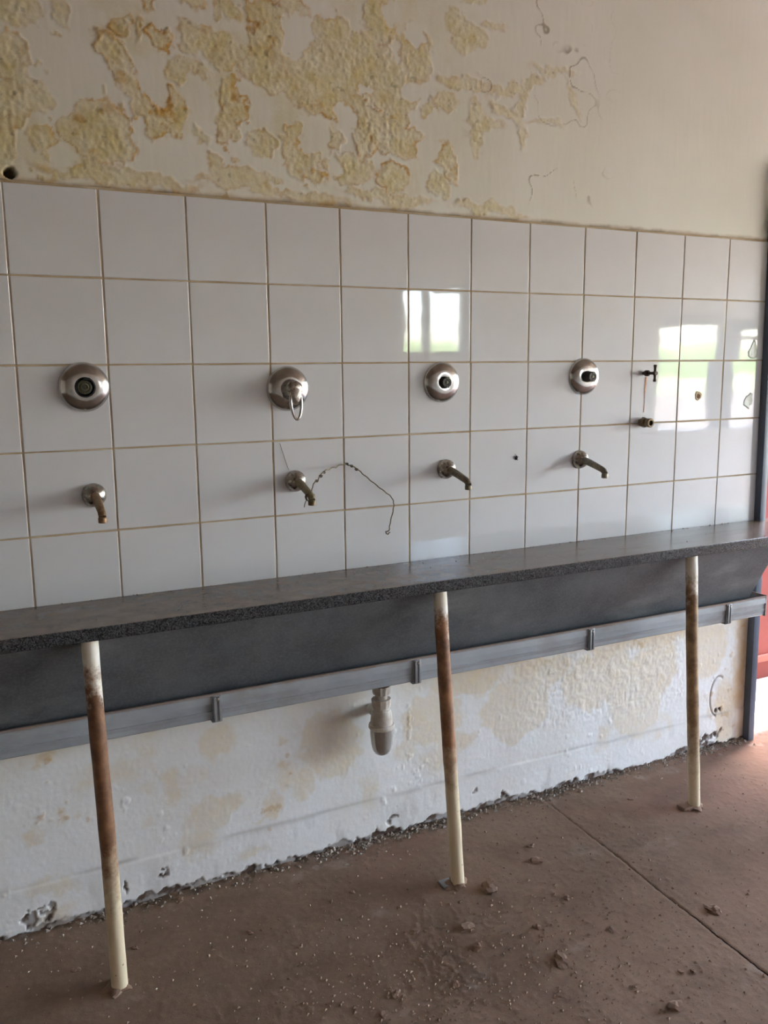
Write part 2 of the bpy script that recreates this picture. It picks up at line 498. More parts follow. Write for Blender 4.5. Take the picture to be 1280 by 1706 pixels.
# ---------------------------------------------------------------- measured set-out of stains (X, Z, rx, rz, tilt, amount, orange)
YB=[(0.148,2.15,0.023,0.036,0.0,0.8,0.2),(0.038,2.046,0.041,0.046,0.0,0.9,0.4),(0.053,1.969,0.059,0.036,0.0,0.55,0.1),(0.044,1.919,0.022,0.029,0.0,0.8,0.6),(0.096,1.881,0.026,0.029,0.0,0.7,0.5),(0.264,2.058,0.031,0.075,-28.0,1,0.6),(0.273,2.145,0.029,0.017,-15.0,1,0.8),(0.362,2.132,0.024,0.029,0.0,1,1),(0.319,2.142,0.008,0.026,0.0,0.6,0.2),(0.443,2.141,0.048,0.039,0.0,0.9,0.5),(0.411,2.067,0.066,0.031,0.0,0.7,0.1),(0.514,2.125,0.054,0.039,0.0,0.8,0.3),(0.213,1.905,0.081,0.068,0.0,1,0.6),(0.346,1.965,0.059,0.068,15.0,1,1.0),(0.532,2.02,0.039,0.056,0.0,1,0.7),(0.507,1.949,0.03,0.036,0.0,0.95,0.6),(0.613,2.173,0.045,0.087,0.0,0.95,0.6),(0.633,2.094,0.08,0.05,0.0,0.85,0.2),(0.692,2.252,0.045,0.021,0.0,1,0.6),(0.342,2.194,0.013,0.018,0.0,0.9,0.8),(0.44,2.22,0.024,0.012,0.0,1,0.4),(0.525,2.215,0.033,0.023,0.0,0.8,0.3),(0.703,2.082,0.074,0.056,0.0,0.85,0.2),(0.786,2.205,0.048,0.064,0.0,0.85,0.2),(0.774,2.025,0.065,0.033,0.0,1,0.7),(0.789,1.957,0.024,0.025,-30.0,0.9,0.4),(0.698,1.913,0.051,0.072,0.0,1,0.6),(0.729,1.856,0.041,0.013,10.0,1,1),(0.597,1.927,0.041,0.036,0.0,0.85,0.2),(0.44,1.929,0.018,0.042,20.0,0.7,0.1),(0.459,1.869,0.042,0.023,30.0,0.7,0.2),(0.541,1.852,0.036,0.014,0.0,0.8,0.5),(0.883,1.989,0.041,0.069,10.0,1,0.6),(0.876,2.14,0.09,0.078,0.0,0.9,0.3),(0.921,2.261,0.037,0.064,0.0,0.85,0.3),(0.85,2.051,0.051,0.039,0.0,0.9,0.5),(0.83,1.888,0.075,0.039,0.0,0.8,0.2),(0.962,2.017,0.054,0.039,0.0,1,1),(0.984,1.959,0.086,0.039,0.0,1,0.5),(0.96,1.873,0.05,0.032,0.0,1,0.8),(1.132,1.923,0.021,0.054,-20.0,1,0.7),(1.028,2.183,0.05,0.078,0.0,0.8,0.2),(1.107,1.941,0.038,0.019,0.0,0.9,0.4),(1.153,2.282,0.047,0.024,0.0,0.75,0.1),(1.172,2.135,0.087,0.019,0.0,0.85,0.3),(1.215,2.024,0.026,0.075,0.0,0.65,0.1),(1.32,2.075,0.064,0.013,20.0,0.8,0.4),(1.365,2.12,0.015,0.054,15.0,0.8,0.4),(1.368,2.016,0.014,0.038,8.0,0.85,0.3),(1.241,2.043,0.057,0.019,0.0,0.6,0.2),(1.116,2.082,0.042,0.021,0.0,0.7,0.3),(1.07,2.047,0.025,0.024,0.0,0.8,0.3),(1.098,1.865,0.034,0.033,0.0,0.7,0.3),(0.933,1.822,0.126,0.015,3.0,0.5,0.2),(1.273,1.815,0.126,0.015,5.0,0.45,0.3),(0.616,1.816,0.192,0.014,4.0,0.5,0.2),(0.254,1.817,0.169,0.017,3.0,0.5,0.2),(0.015,1.854,0.026,0.065,0.0,0.7,0.2),(0.801,2.116,0.096,0.098,0.0,0.6,0.1),(0.971,2.095,0.072,0.06,0.0,0.7,0.2),(0.06,2.139,0.048,0.036,0.0,0.5,0.0),(0.555,1.836,0.096,0.022,4.0,0.6,0.2),(1.349,2.149,0.1,0.014,-20.0,0.7,0.3),(1.471,2.205,0.076,0.01,0.0,0.6,0.3),(1.548,2.133,0.053,0.01,60.0,0.5,0.3),(1.443,2.065,0.055,0.008,0.0,0.55,0.2),(1.19,2.251,0.057,0.033,0.0,0.7,0.2),(1.271,2.293,0.042,0.012,0.0,0.6,0.2)]
WB=[(0.154,2.043,0.043,0.053,0.0),(0.34,2.03,0.034,0.056,-20.0),(0.442,2.016,0.039,0.05,0.0),(0.457,1.971,0.034,0.042,0.0),(0.395,1.874,0.073,0.044,0.0),(0.592,2.004,0.027,0.045,0.0),(0.703,2.186,0.035,0.05,0.0),(0.735,1.963,0.044,0.05,15.0),(0.824,2.012,0.034,0.027,40.0),(0.884,2.084,0.024,0.015,0.0),(0.298,1.927,0.016,0.021,0.0),(0.209,2.15,0.036,0.022,0.0),(0.538,2.182,0.045,0.017,0.0),(0.131,1.846,0.031,0.026,0.0),(0.779,2.253,0.034,0.02,0.0),(1.025,2.234,0.043,0.033,0.0),(1.024,2.094,0.042,0.024,0.0),(1.088,2.018,0.061,0.033,0.0),(1.07,1.948,0.043,0.032,0.0),(0.955,2.281,0.032,0.03,0.0),(0.788,1.885,0.027,0.021,0.0),(0.664,1.834,0.048,0.015,0.0),(0.329,2.073,0.042,0.023,0.0),(0.563,2.044,0.021,0.022,0.0),(0.354,2.173,0.042,0.018,0.0)]
LB=[(-0.005,0.437,0.025,0.021,0.0,1,0.6),(0.027,0.295,0.014,0.019,0.0,1,0.5),(0.07,0.292,0.011,0.014,0.0,0.9,0.5),(-0.052,0.251,0.029,0.018,0.0,0.8,0.4),(0.303,0.302,0.033,0.043,0.0,0.5,0.1),(0.445,0.224,0.04,0.024,0.0,0.6,0.2),(0.563,0.186,0.031,0.044,0.0,0.8,0.3),(0.378,0.198,0.072,0.054,0.0,0.35,0.0),(0.506,0.057,0.051,0.018,0.0,0.3,0),(0.652,0.219,0.032,0.054,0.0,0.55,0.1),(0.746,0.325,0.095,0.108,0.0,0.55,0.1),(0.619,0.289,0.02,0.017,0.0,0.9,0.5),(0.586,0.367,0.014,0.014,0.0,0.8,0.3),(0.427,0.401,0.064,0.051,0.0,0.4,0),(1.079,0.331,0.105,0.095,0.0,0.45,0.1),(1.017,0.343,0.046,0.042,0.0,0.6,0.3),(1.205,0.441,0.126,0.057,0.0,0.5,0.2),(1.163,0.246,0.066,0.032,0.0,0.5,0.2),(1.384,0.311,0.138,0.105,0.0,0.4,0.05),(1.475,0.415,0.115,0.063,0.0,0.45,0.1),(1.721,0.352,0.156,0.11,0.0,0.45,0.1),(1.958,0.354,0.108,0.088,0.0,0.5,0.2),(2.211,0.379,0.087,0.092,0.0,0.6,0.2),(2.305,0.111,0.056,0.161,0.0,0.8,0.5),(2.354,0.264,0.026,0.276,0.0,0.9,0.5),(1.884,0.215,0.108,0.11,0.0,0.35,0),(-0.007,0.109,0.07,0.026,0.0,0.4,0.1),(1.381,0.49,0.066,0.04,0.0,0.5,0.2),(1.979,0.458,0.224,0.029,0.0,0.6,0.3)]
DB=[(-0.065,0.041,0.02,0.022,-10.0),(-0.018,0.042,0.014,0.022,20.0),(-0.049,0.061,0.016,0.005,0.0),(0.259,0.07,0.016,0.01,0.0),(0.935,0.05,0.008,0.015,20.0),(0.945,0.059,0.016,0.006,0.0),(1.23,0.072,0.009,0.008,0.0),(2.215,0.04,0.03,0.02,-8.0),(2.265,0.05,0.025,0.012,-8.0),(2.273,0.141,0.015,0.007,0.0),(1.343,0.024,0.012,0.01,0.0),(0.162,0.051,0.006,0.017,0.0)]
CL=[(1.044,-0.371,0.0459),(0.904,-0.477,0.0367),(0.889,-0.555,0.026),(1.041,-0.687,0.0453),(1.204,-0.498,0.0176),(1.506,-0.709,0.0395),(1.268,-0.25,0.0228),(1.261,-0.841,0.0147),(1.287,-0.852,0.0148),(1.128,-0.829,0.0159),(1.169,-0.915,0.0346),(0.781,-0.437,0.0231),(0.759,-0.431,0.0132),(1.714,-0.171,0.0169),(0.794,-0.331,0.0137),(0.689,-0.599,0.0155),(0.644,-0.606,0.0215),(1.063,-0.558,0.0202),(1.237,-0.321,0.0334),(0.013,-0.197,0.02),(0.152,-0.181,0.0151),(0.178,-0.123,0.012),(0.418,-0.254,0.015),(0.5,-0.235,0.0085),(0.511,-0.357,0.0147),(0.647,-0.227,0.0138),(0.712,-0.216,0.014),(1.221,-0.652,0.0204),(0.746,-0.532,0.016),(0.78,-0.639,0.0187),(0.594,-0.647,0.018),(0.294,-0.04,0.0249)]
WIRE=[(0.636,-0.115,1.063),(0.671,-0.099,1.079),(0.696,-0.083,1.097),(0.711,-0.068,1.107),(0.733,-0.052,1.115),(0.765,-0.036,1.119),(0.797,-0.02,1.124),(0.814,-0.02,1.118),(0.829,-0.02,1.111),(0.852,-0.02,1.093),(0.882,-0.02,1.068),(0.915,-0.02,1.042),(0.937,-0.02,1.024),(0.945,-0.02,1.006),(0.943,-0.02,0.986),(0.933,-0.02,0.949),(0.929,-0.02,0.929),(0.919,-0.02,0.927),(0.925,-0.02,0.919),(0.933,-0.02,0.925)]


TW, TH = 0.2, 0.19769          # tile pitch
ZT = 1.787                     # top of the tiling
WX0, WX1 = -1.4, 2.412         # extent of the detailed wall
LEDGE_Z = 0.831

def blob_field(X, Z, blobs, seed, warp=0.02, f=22.0):
    wx = X + warp * fbm(X * f, Z * f, seed, 4) + warp * 0.5 * fbm(X * f * 3.1, Z * f * 3.1, seed + 5, 3)
    wz = Z + warp * fbm(X * f, Z * f, seed + 50, 4) + warp * 0.5 * fbm(X * f * 3.1, Z * f * 3.1, seed + 55, 3)
    F = np.full(X.shape, -1.0); O = np.zeros(X.shape)
    for b in blobs:
        bx, bz, rx, rz, rot = b[:5]
        s = b[5] if len(b) > 5 else 1.0
        og = b[6] if len(b) > 6 else 0.0
        R = 2.2 * max(rx, rz) + 0.05
        near = (np.abs(X - bx) < R) & (np.abs(Z - bz) < R)
        if not near.any(): continue
        a = math.radians(rot); ca, sa = math.cos(a), math.sin(a)
        dx = wx[near] - bx; dz = wz[near] - bz
        u = (dx * ca - dz * sa) / max(rx, 0.004); v = (dx * sa + dz * ca) / max(rz, 0.004)
        d = 1.0 - np.sqrt(u * u + v * v)
        d = d * min(rx, rz) / 0.03
        val = np.minimum(d, s)
        Fn = F[near]; On = O[near]
        On = np.where(val > Fn, og, On); F[near] = np.maximum(Fn, val); O[near] = On
    return F, O

# ---------------------------------------------------------------- the room: wall with tiling
wall_bm = bmesh.new()
add_box(wall_bm, (-4.0, 0.035, 0.0), (2.405, 0.17, 3.0))
add_box(wall_bm, (2.405, 0.0, 2.04), (3.42, 0.17, 3.0))
add_box(wall_bm, (3.42, 0.0, 0.0), (7.3, 0.17, 3.0))
add_box(wall_bm, (-4.0, -0.004, 0.0), (WX0, 0.035, 3.0))
add_box(wall_bm, (WX0, -0.004, 2.72), (2.405, 0.035, 3.0))
wall_back = bm_obj('wall_back', wall_bm, MAT_PAINT)
tag(wall_back, 'tiled and plastered wall behind the stone trough, paint peeling above the tiles', kind='structure')

# upper plaster
xs = np.arange(WX0, WX1 + 0.001, 0.0031); zs = np.arange(ZT + 0.0022, 2.73, 0.0031)
X, Z = np.meshgrid(xs, zs, indexing='ij')
Fy, Oy = blob_field(X, Z, YB, 3)
Fw, _ = blob_field(X, Z, WB, 9)
# the damp goes on above and left of the photograph
gen = fbm(X * 9, Z * 9, 71, 5) + 0.15
outside = np.maximum(sstep(2.16, 2.3, Z - 0.09 * X), sstep(0.02, -0.12, X + 0.16 * fbm(X * 8, Z * 8, 73, 4)))
gen = np.where(X < 1.25, gen, -1) * 1.4
Fy = np.maximum(Fy, np.where(outside > 0.5, gen * 0.8, -1))
# small loose patches between the big ones
left = sstep(1.35, 0.9, X)
Fy = np.maximum(Fy, left * (fbm(X * 30, Z * 30, 31, 4) * 2.2 - 0.05) - 1.0)
patch = sstep(-0.06, 0.10, Fy) * np.clip(0.55 + 0.45 * Fy, 0.4, 1.0)
patch = patch * (1 - sstep(0.0, 0.10, Fw))
wash = left * 0.5 * sstep(-0.25, 0.45, fbm(X * 7, Z * 7, 15, 5)) * (1 - 0.7 * sstep(-0.1, 0.2, Fw))
rim = np.exp(-((Fy - 0.02) / 0.10) ** 2) * (1 - sstep(-0.1, 0.1, Fw)) * (Fy > -0.5)
rimw = np.exp(-(Fw / 0.12) ** 2) * sstep(-0.1, 0.1, Fy)
spots = sstep(0.10, 0.55, fbm(X * 30, Z * 30, 41, 5, 0.65))
orange = np.clip(0.62 * np.maximum(rim, rimw) * (0.35 + Oy) * (0.35 + sstep(-0.4, 0.4, fbm(X * 45, Z * 45, 43, 3))) + patch * (0.04 + 0.9 * Oy) * (0.08 + 1.1 * spots), 0, 0.95) * (0.35 + 0.65 * sstep(1.5, 0.9, X))
# hairline cracks right of the patches
ck = np.abs(fbm(X * 7.5, Z * 7.5, 83, 3)); ckm = sstep(1.15, 1.3, X) * sstep(1.75, 1.5, X) * sstep(1.83, 1.87, Z)
crack = sstep(0.018, 0.006, ck) * ckm * sstep(-0.1, 0.25, fbm(X * 9, Z * 9, 85, 2))
seam = sstep(ZT + 0.016, ZT + 0.004, Z + 0.006 * fbm(X * 20, Z * 3, 61, 4))
hole = np.hypot((X - 0.018) / 0.014, (Z - 1.806) / 0.012) + 0.25 * fbm(X * 120, Z * 120, 77, 2)
hm = sstep(1.05, 0.8, hole)
corner = sstep(2.34, 2.385, X + 0.02 * fbm(X * 30, Z * 30, 6, 3)) * sstep(1.93, 1.84, Z)
spk = sstep(0.62, 0.72, fbm(X * 70, Z * 70, 91, 2)) * sstep(0.0, 0.5, patch)
dirt = np.clip(0.55 * crack + 0.5 * seam * (0.4 + 0.6 * sstep(0, 0.5, fbm(X * 15, Z * 5, 64, 3))) + hm + 0.45 * corner + 0.35 * spk, 0, 1)  # darkens cracks, tile seam, hole, corner by the post and specks
orange = np.clip(orange + 0.35 * seam * (1 - hm) + 0.25 * crack, 0, 0.9)
relief = 0.0030 * patch * (0.4 + fbm(X * 34, Z * 34, 21, 5)) + 0.0034 * rim * sstep(-0.2, 0.4, fbm(X * 25, Z * 25, 23, 3)) \
    + 0.0075 * patch * (0.35 + 0.65 * sstep(-0.2, 0.4, fbm(X * 11, Z * 11, 29, 3))) * np.abs(fbm(X * 66, Z * 66, 25, 3)) ** 1.2 + 0.0026 * patch * fbm(X * 130, Z * 130, 26, 2) + 0.0004 * fbm(X * 14, Z * 14, 27, 3) + 0.0022 * crack \
    + 0.0004 * (1 - patch) * fbm(X * 75, Z * 14, 28, 3)
Yp = -0.006 - 0.45 * relief + 0.034 * hm
Yp[:, 0] = -0.001
attr = np.stack([np.clip(patch + wash, 0, 1), orange, dirt, np.zeros_like(X)], -1)
grid_mesh('upper_plaster', np.stack([X, Yp, Z], -1), attr, MAT_UPPER, wall_back)

# lower plaster
zs = np.arange(-0.004, 0.815, 0.0036)
X, Z = np.meshgrid(xs, zs, indexing='ij')
Fy, Oy = blob_field(X, Z, LB, 103, 0.03, 16)
Fd, _ = blob_field(X, Z, DB, 109, 0.02, 45)
Fy = np.maximum(Fy, fbm(X * 8, Z * 8, 131, 5) * 1.5 - 0.45)
patch = sstep(-0.25, 0.35, Fy) * np.clip(0.45 + 0.4 * Fy, 0.2, 0.9)
patch = np.clip(patch + 0.45 * sstep(0.40, 0.52, Z + 0.05 * fbm(X * 10, Z * 10, 133, 3)), 0, 0.9)
Bl = fbm(X * 34, Z * 34, 141, 4)
blist = sstep(0.42, 0.62, Bl)
rough_zone = sstep(1.15, 1.5, X) * sstep(2.25, 2.0, X) * sstep(0.16, 0.26, Z)
foot = sstep(0.006, 0.0, Z - 0.012 - 0.022 * fbm(X * 9, X * 3, 151, 5) - 0.016 * fbm(X * 45, Z * 45, 153, 4))
arc = np.exp(-((np.hypot((X - 2.268) / 0.040, (Z - 0.19) / 0.075) - 1) / 0.05) ** 2) * (X < 2.275 + 0.2 * (Z - 0.19)) * 0.75
plug = sstep(1.1, 0.8, np.hypot((X - 2.260) / 0.008, (Z - 0.137) / 0.009))
dirt = np.clip(np.maximum(foot, sstep(-0.02, 0.06, Fd)) * (0.55 + 0.45 * sstep(-0.2, 0.2, fbm(X * 50, Z * 50, 155, 3))) + arc + plug, 0, 1)
line = np.exp(-((Z - 0.125 - 0.006 * fbm(X * 5, X, 161, 3)) / 0.006) ** 2) * sstep(-0.5, 0.4, fbm(X * 8, Z * 3, 163, 3))
grey = np.clip(0.55 * line + 0.35 * sstep(0.2, 0.6, fbm(X * 22, Z * 7, 165, 4)) * sstep(0.16, 0.05, Z), 0, 0.8)
edge = sstep(2.33, 2.39, X + 0.02 * fbm(X * 12, Z * 12, 167, 3))
orange = np.clip(patch * Oy * 0.45 + 0.45 * blist * (Oy > 0.25) + 0.55 * edge, 0, 0.8)
relief = 0.0018 * blist * (0.3 + 0.7 * sstep(0.1, 0.4, fbm(X * 7, Z * 7, 149, 3))) + 0.0026 * rough_zone * np.abs(fbm(X * 42, Z * 42, 143, 4)) + 0.0007 * np.abs(fbm(X * 55, Z * 55, 145, 4)) \
    + 0.0008 * fbm(X * 10, Z * 10, 147, 3) - 0.006 * dirt + 0.0018 * sstep(0.128, 0.12, Z + 0.004 * fbm(X * 5, X, 161, 3))
attr = np.stack([patch, orange, dirt, grey], -1)
grid_mesh('lower_plaster', np.stack([X, -0.006 - relief, Z], -1), attr, MAT_LOWER, wall_back)

box_obj('grout_bed', (WX0, -0.0070, 0.78), (2.405, 0.034, ZT + 0.003), MAT_GROUT, wall_back)
bm = bmesh.new()
add_box(bm, (-0.0982, -0.0092, -0.0970), (0.0982, 0.0, 0.0970), 0.0019, 3)
tile0 = bm_obj('tile', bm, MAT_TILE, wall_back, smooth=True, sharp=60)
wn_mod = tile0.modifiers.new('flat face', 'WEIGHTED_NORMAL'); wn_mod.weight = 100
first = True
rnd = random.Random(5)
for j in range(5):
    for i in range(-7, 12):
        o = tile0 if first else link(tile0.copy(), wall_back)
        first = False
        o.location = (TW * (i + 0.5) + rnd.uniform(-.0004, .0004), 0.0005, ZT - TH * (j + 0.5) + rnd.uniform(-.0004, .0004))
        o.rotation_euler = (math.radians(rnd.gauss(0, .10)), math.radians(rnd.gauss(0, .12)), math.radians(rnd.gauss(0, .13)))
        if (i, j) == (5, 1): o.rotation_euler = (0, 0, 0)

# steel door post (leans a little) and head
pv = []
for z, x in ((0.0, 2.405), (2.03, 2.374)):
    pv += [(x, -0.035, z), (x + 0.028, -0.035, z), (x + 0.028, 0.185, z), (x, 0.185, z)]
bm = bmesh.new()
vs = [bm.verts.new(v) for v in pv]
for f in ((0, 1, 2, 3), (4, 5, 6, 7), (0, 1, 5, 4), (1, 2, 6, 5), (2, 3, 7, 6), (3, 0, 4, 7)):
    bm.faces.new([vs[k] for k in f])
bmesh.ops.bevel(bm, geom=list(bm.edges), offset=0.002, segments=2, profile=0.5, affect='EDGES')
post = bm_obj('trim_1', bm, MAT_POST, smooth=True)
tag(post, 'slate blue steel door post at the end of the tiled wall', kind='structure')
bm = bmesh.new()
add_box(bm, (2.405, -0.035, 2.0), (3.42, 0.185, 2.04), 0.002)
add_box(bm, (3.392, -0.035, 0.0), (3.42, 0.185, 2.0), 0.002)
tag(bm_obj('trim_2', bm, MAT_POST, smooth=True), 'slate blue steel head and far side of the door frame', kind='structure')

# floor: dirt bed, two concrete slabs with an open joint between them
floor = box_obj('floor', (-4.0, -3.6, -0.12), (7.3, 0.17, -0.014), MAT_JOINT)
tag(floor, 'dusty brown concrete floor with an open joint running towards the wall', kind='structure')
def joint_x(y):
    return 1.4705 + 0.042 * y + 0.0030 * fbm(y * 75, y * 0 + 3.0, 7, 4, 0.7) + 0.0022 * fbm(y * 14, y * 0 + 1.0, 8, 2)
ys = np.concatenate([np.linspace(-3.6, -1.6, 12), np.arange(-1.55, 0.0, 0.0045), np.array([0.0, 0.06, 0.12, 0.17])])
def floor_slab(side):
    if side < 0: u = np.concatenate([np.linspace(-4.0, -0.7, 10), np.arange(-0.65, 1.46, 0.0045), np.array([1.4625])])
    else: u = np.concatenate([np.array([1.4665]), np.arange(1.471, 2.75, 0.0045), np.linspace(2.8, 7.3, 18)])
    X, Y = np.meshgrid(u, ys, indexing='ij')
    w = sstep(0.12, 0.0, np.abs(X - 1.4645))
    gap = -0.0014 + 0.0016 * sstep(-0.45, -0.85, Y)            # the joint opens towards the room
    X = X + w * (joint_x(Y) - 1.4705 + 0.006) + side * w * gap
    clump = sstep(-0.15, 0.55, fbm(X * 5, Y * 5, 201, 4)) * sstep(-0.25, -0.6, Y) * sstep(0.2, 0.6, X) * sstep(1.35, 1.0, X)
    relief = 0.0012 * fbm(X * 9, Y * 9, 203, 4) + 0.0014 * np.maximum(0, fbm(X * 70, Y * 70, 205, 4)) \
        + 0.0034 * clump * np.maximum(0, fbm(X * 150, Y * 150, 207, 2)) \
        + 0.006 * sstep(-0.06, 0.0, Y) * np.maximum(0, 0.4 + fbm(X * 30, Y * 30, 209, 4)) \
        + 0.0012 * sstep(0.45, 0.75, fbm(X * 80, Y * 80, 211, 3))
    inside = sstep(-1.62, -1.5, Y) * sstep(-0.7, -0.6, X) * sstep(2.8, 2.7, X)
    relief = relief * inside - 0.003 * sstep(0.004, 0.0, np.abs(X - joint_x(Y)) - 0.002) * (0.5 + 0.5 * fbm(X * 90, Y * 90, 213, 2))
    red = np.clip(0.75 * sstep(1.6, 2.3, X + 0.3 * fbm(X * 4, Y * 4, 215, 3)) + 0.55 * sstep(0.15, 0.6, fbm(X * 3.3, Y * 5, 217, 4)) * sstep(-0.55, -0.2, Y), 0, 0.9)
    dark = np.clip(0.28 * sstep(0.0, 0.7, fbm(X * 6, Y * 9, 219, 4)) + 0.6 * sstep(-0.035, 0.0, Y + 0.03 * fbm(X * 20, Y * 20, 221, 3)) + 0.25 * clump, 0, 0.85)  # darker blotches, clump zone and a strip along the wall foot
    pale = np.clip(0.5 * sstep(0.35, 0.75, fbm(X * 26, Y * 30, 223, 4)) * sstep(-0.14, -0.03, Y) + 0.3 * sstep(0.45, 0.8, fbm(X * 8, Y * 12, 225, 4)), 0, 0.7)
    pale = np.maximum(pale, 0.95 * sstep(-0.03, 0.03, Y) * (X > 2.43))  # doorway strip made much paler than the slab
    P = np.stack([X, Y, relief], -1)
    at = np.stack([red, dark, pale, red * 0], -1)
    return grid_mesh('floor_slab', P, at, MAT_FLOOR, floor)
floor_slab(-1); floor_slab(1)

# the rest of the shell
bm = bmesh.new()
ax0, ax1, az0, az1 = 5.36, 7.1, 0.80, 1.80            # wide opening
bx0, bx1, bz0, bz1 = 2.88, 3.46, 1.46, 1.97           # small window
YI, YO = -3.6, -3.8
for a, b in (((-4.0, 0.0), (bx0, 3.0)), ((bx1, 0.0), (ax0, 3.0)), ((ax1, 0.0), (7.3, 3.0)), ((bx0, 0.0), (bx1, bz0)), ((bx0, bz1), (bx1, 3.0)),
             ((ax0, 0.0), (ax1, az0)), ((ax0, az1), (ax1, 3.0))):
    add_box(bm, (a[0], YO, a[1]), (b[0], YI, b[1]))
tag(bm_obj('wall_front', bm, MAT_PAINT), 'painted wall with openings opposite the tiles', kind='structure')
tag(box_obj('wall_left', (-4.2, YO, 0.0), (-4.0, 0.17, 3.0), MAT_PAINT), 'plain painted end wall', kind='structure')
bm = bmesh.new()
add_box(bm, (7.1, YO, 2.4), (7.3, 0.0, 3.0)); add_box(bm, (7.1, -0.35, 0.0), (7.3, 0.0, 2.4)); add_box(bm, (7.1, -1.95, 0.0), (7.3, -1.75, 2.4)); add_box(bm, (7.1, YO, 0.0), (7.3, -3.5, 2.4))  # bays added in the unseen end wall for more daylight on the tiles
tag(bm_obj('wall_right', bm, MAT_PAINT), 'open end of the room, two wide bays with a pillar between', kind='structure')
tag(box_obj('ceiling', (-4.4, -4.0, 3.0), (7.6, 0.36, 3.12), MAT_CEIL), 'pale boarded ceiling over the room', kind='structure')  # unseen overhang past the wall sized to hold back sun at the door
bm = bmesh.new()
add_box(bm, (6.18, -3.76, az0), (6.34, -3.64, az1), 0.004)
add_box(bm, (6.34, -3.72, 1.62), (ax1, -3.69, 1.66))
add_box(bm, (ax0, -3.78, 1.72), (ax1, -3.62, az1))
tag(bm_obj('window_1', bm, MAT_POST), 'steel framed opening mirrored in the tiles beside the door', kind='structure')
bm = bmesh.new()
for a, b in (((bx0, bz0), (bx0 + .03, bz1)), ((bx1 - .03, bz0), (bx1, bz1)), ((bx0, bz0), (bx1, bz0 + .03)), ((bx0, bz1 - .03), (bx1, bz1)), ((3.09, bz0), (3.13, bz1))):
    add_box(bm, (a[0], -3.74, a[1]), (b[0], -3.68, b[1]))
tag(bm_obj('window_2', bm, MAT_POST), 'small steel window mirrored as a bright patch in one tile', kind='structure')

# outside
tag(box_obj('pavement', (1.5, 0.17, -0.4), (7.3, 0.95, -0.3), MAT_PAVE), 'sunlit pale pavement outside the door', kind='structure')
rw = box_obj('wall_outside', (1.5, 0.95, -0.4), (7.3, 1.15, 2.1), MAT_RED)
tag(rw, 'red painted wall across the pavement outside the door', kind='structure')
box_obj('pale_band', (1.5, 0.935, -0.2), (7.3, 0.951, -0.165), MAT_REDBAND, rw)
tag(box_obj('ground_yard', (7.3, -36, -0.3), (90, 60, -0.1), MAT_EARTH), 'bare red earth yard outside the windows', kind='structure')
tag(box_obj('ground_yard', (-60, -36, -0.3), (7.3, -3.8, -0.1), MAT_EARTH), 'bare earth strip along the window side', kind='structure')
tag(box_obj('ground_field', (-160, -240, -0.3), (240, -36, -0.1), MAT_GRASS), 'pale green grass field beyond the yard', kind='structure')
hv = []; n = 120; hs = np.linspace(-100, 260, n)
bm = bmesh.new(); rows = []
for k, x in enumerate(hs):
    h = 4.6 + 1.3 * float(fbm(np.array(x * 0.11), np.array(0.3), 301, 4))
    d = 2.0 + 0.8 * float(fbm(np.array(x * 0.2), np.array(5.3), 303, 3))
    rows.append([bm.verts.new((x, -100 + d * math.cos(a), -0.15 + h * math.sin(a) ** 0.7)) for a in np.linspace(0.001, math.pi - 0.001, 9)])
for k in range(n - 1):
    for q in range(8): bm.faces.new((rows[k][q], rows[k][q + 1], rows[k + 1][q + 1], rows[k + 1][q]))
hedge = bm_obj('hedge', bm, MAT_HEDGE, smooth=True)
tag(hedge, 'far green hedge across the field, mirrored in the right-hand tiles', 'hedge')

# ---------------------------------------------------------------- stone trough
trough = empty('stone_trough', (0.6, -0.12, 0.55), 'long dark speckled stone trough ledge with slanted front panel under the tiles', 'trough')
def under(o, parent):
    o.parent = parent
    o.matrix_parent_inverse = Matrix.Translation(parent.location).inverted()
    return o
L0, L1 = -1.6, 2.62
o = under(extrude_x('ledge', [(-0.0095, LEDGE_Z - .031), (-0.0095, LEDGE_Z), (-0.251, LEDGE_Z), (-0.251, LEDGE_Z - .031)], L0, L1, MAT_STONE, bevel=0.0025), trough)
o['label'] = 'dusty ledge with black speckled front edge'
o = under(extrude_x('front_panel', [(-0.212, LEDGE_Z - .0312), (-0.186, LEDGE_Z - .0312), (-0.052, 0.545), (-0.074, 0.537)], L0, 2.29, MAT_PANEL, bevel=0.001), trough)
o['label'] = 'slanted dark grey stone panel'

# ---------------------------------------------------------------- gutter under the trough
gut = empty('drain_gutter', (0.6, -0.07, 0.516), 'grey plastic drain gutter with clips along the foot of the trough', 'gutter')
prof_o = [(-0.014, 0.586), (-0.014, 0.516), (-0.121, 0.516), (-0.1245, 0.519), (-0.1245, 0.5290), (-0.1272, 0.5385), (-0.1272, 0.5400), (-0.1245, 0.5404),
          (-0.1245, 0.5600), (-0.1292, 0.5604), (-0.1275, 0.580), (-0.1300, 0.582), (-0.1300, 0.586)]
prof_i = [(-0.1225, 0.586), (-0.1225, 0.521), (-0.0165, 0.521), (-0.0165, 0.586)]
under(extrude_x('channel', prof_o + prof_i, L0, 2.335, MAT_GUTTER), gut)
under(extrude_x('end_cap', [(-0.012, 0.588), (-0.012, 0.514), (-0.129, 0.514), (-0.129, 0.588)], 2.335, 2.339, MAT_GUTTER), gut)
MAT_CLIP = simple('grey_clip', (140, 142, 144), 0.4, 0.2, 0.15, 40)
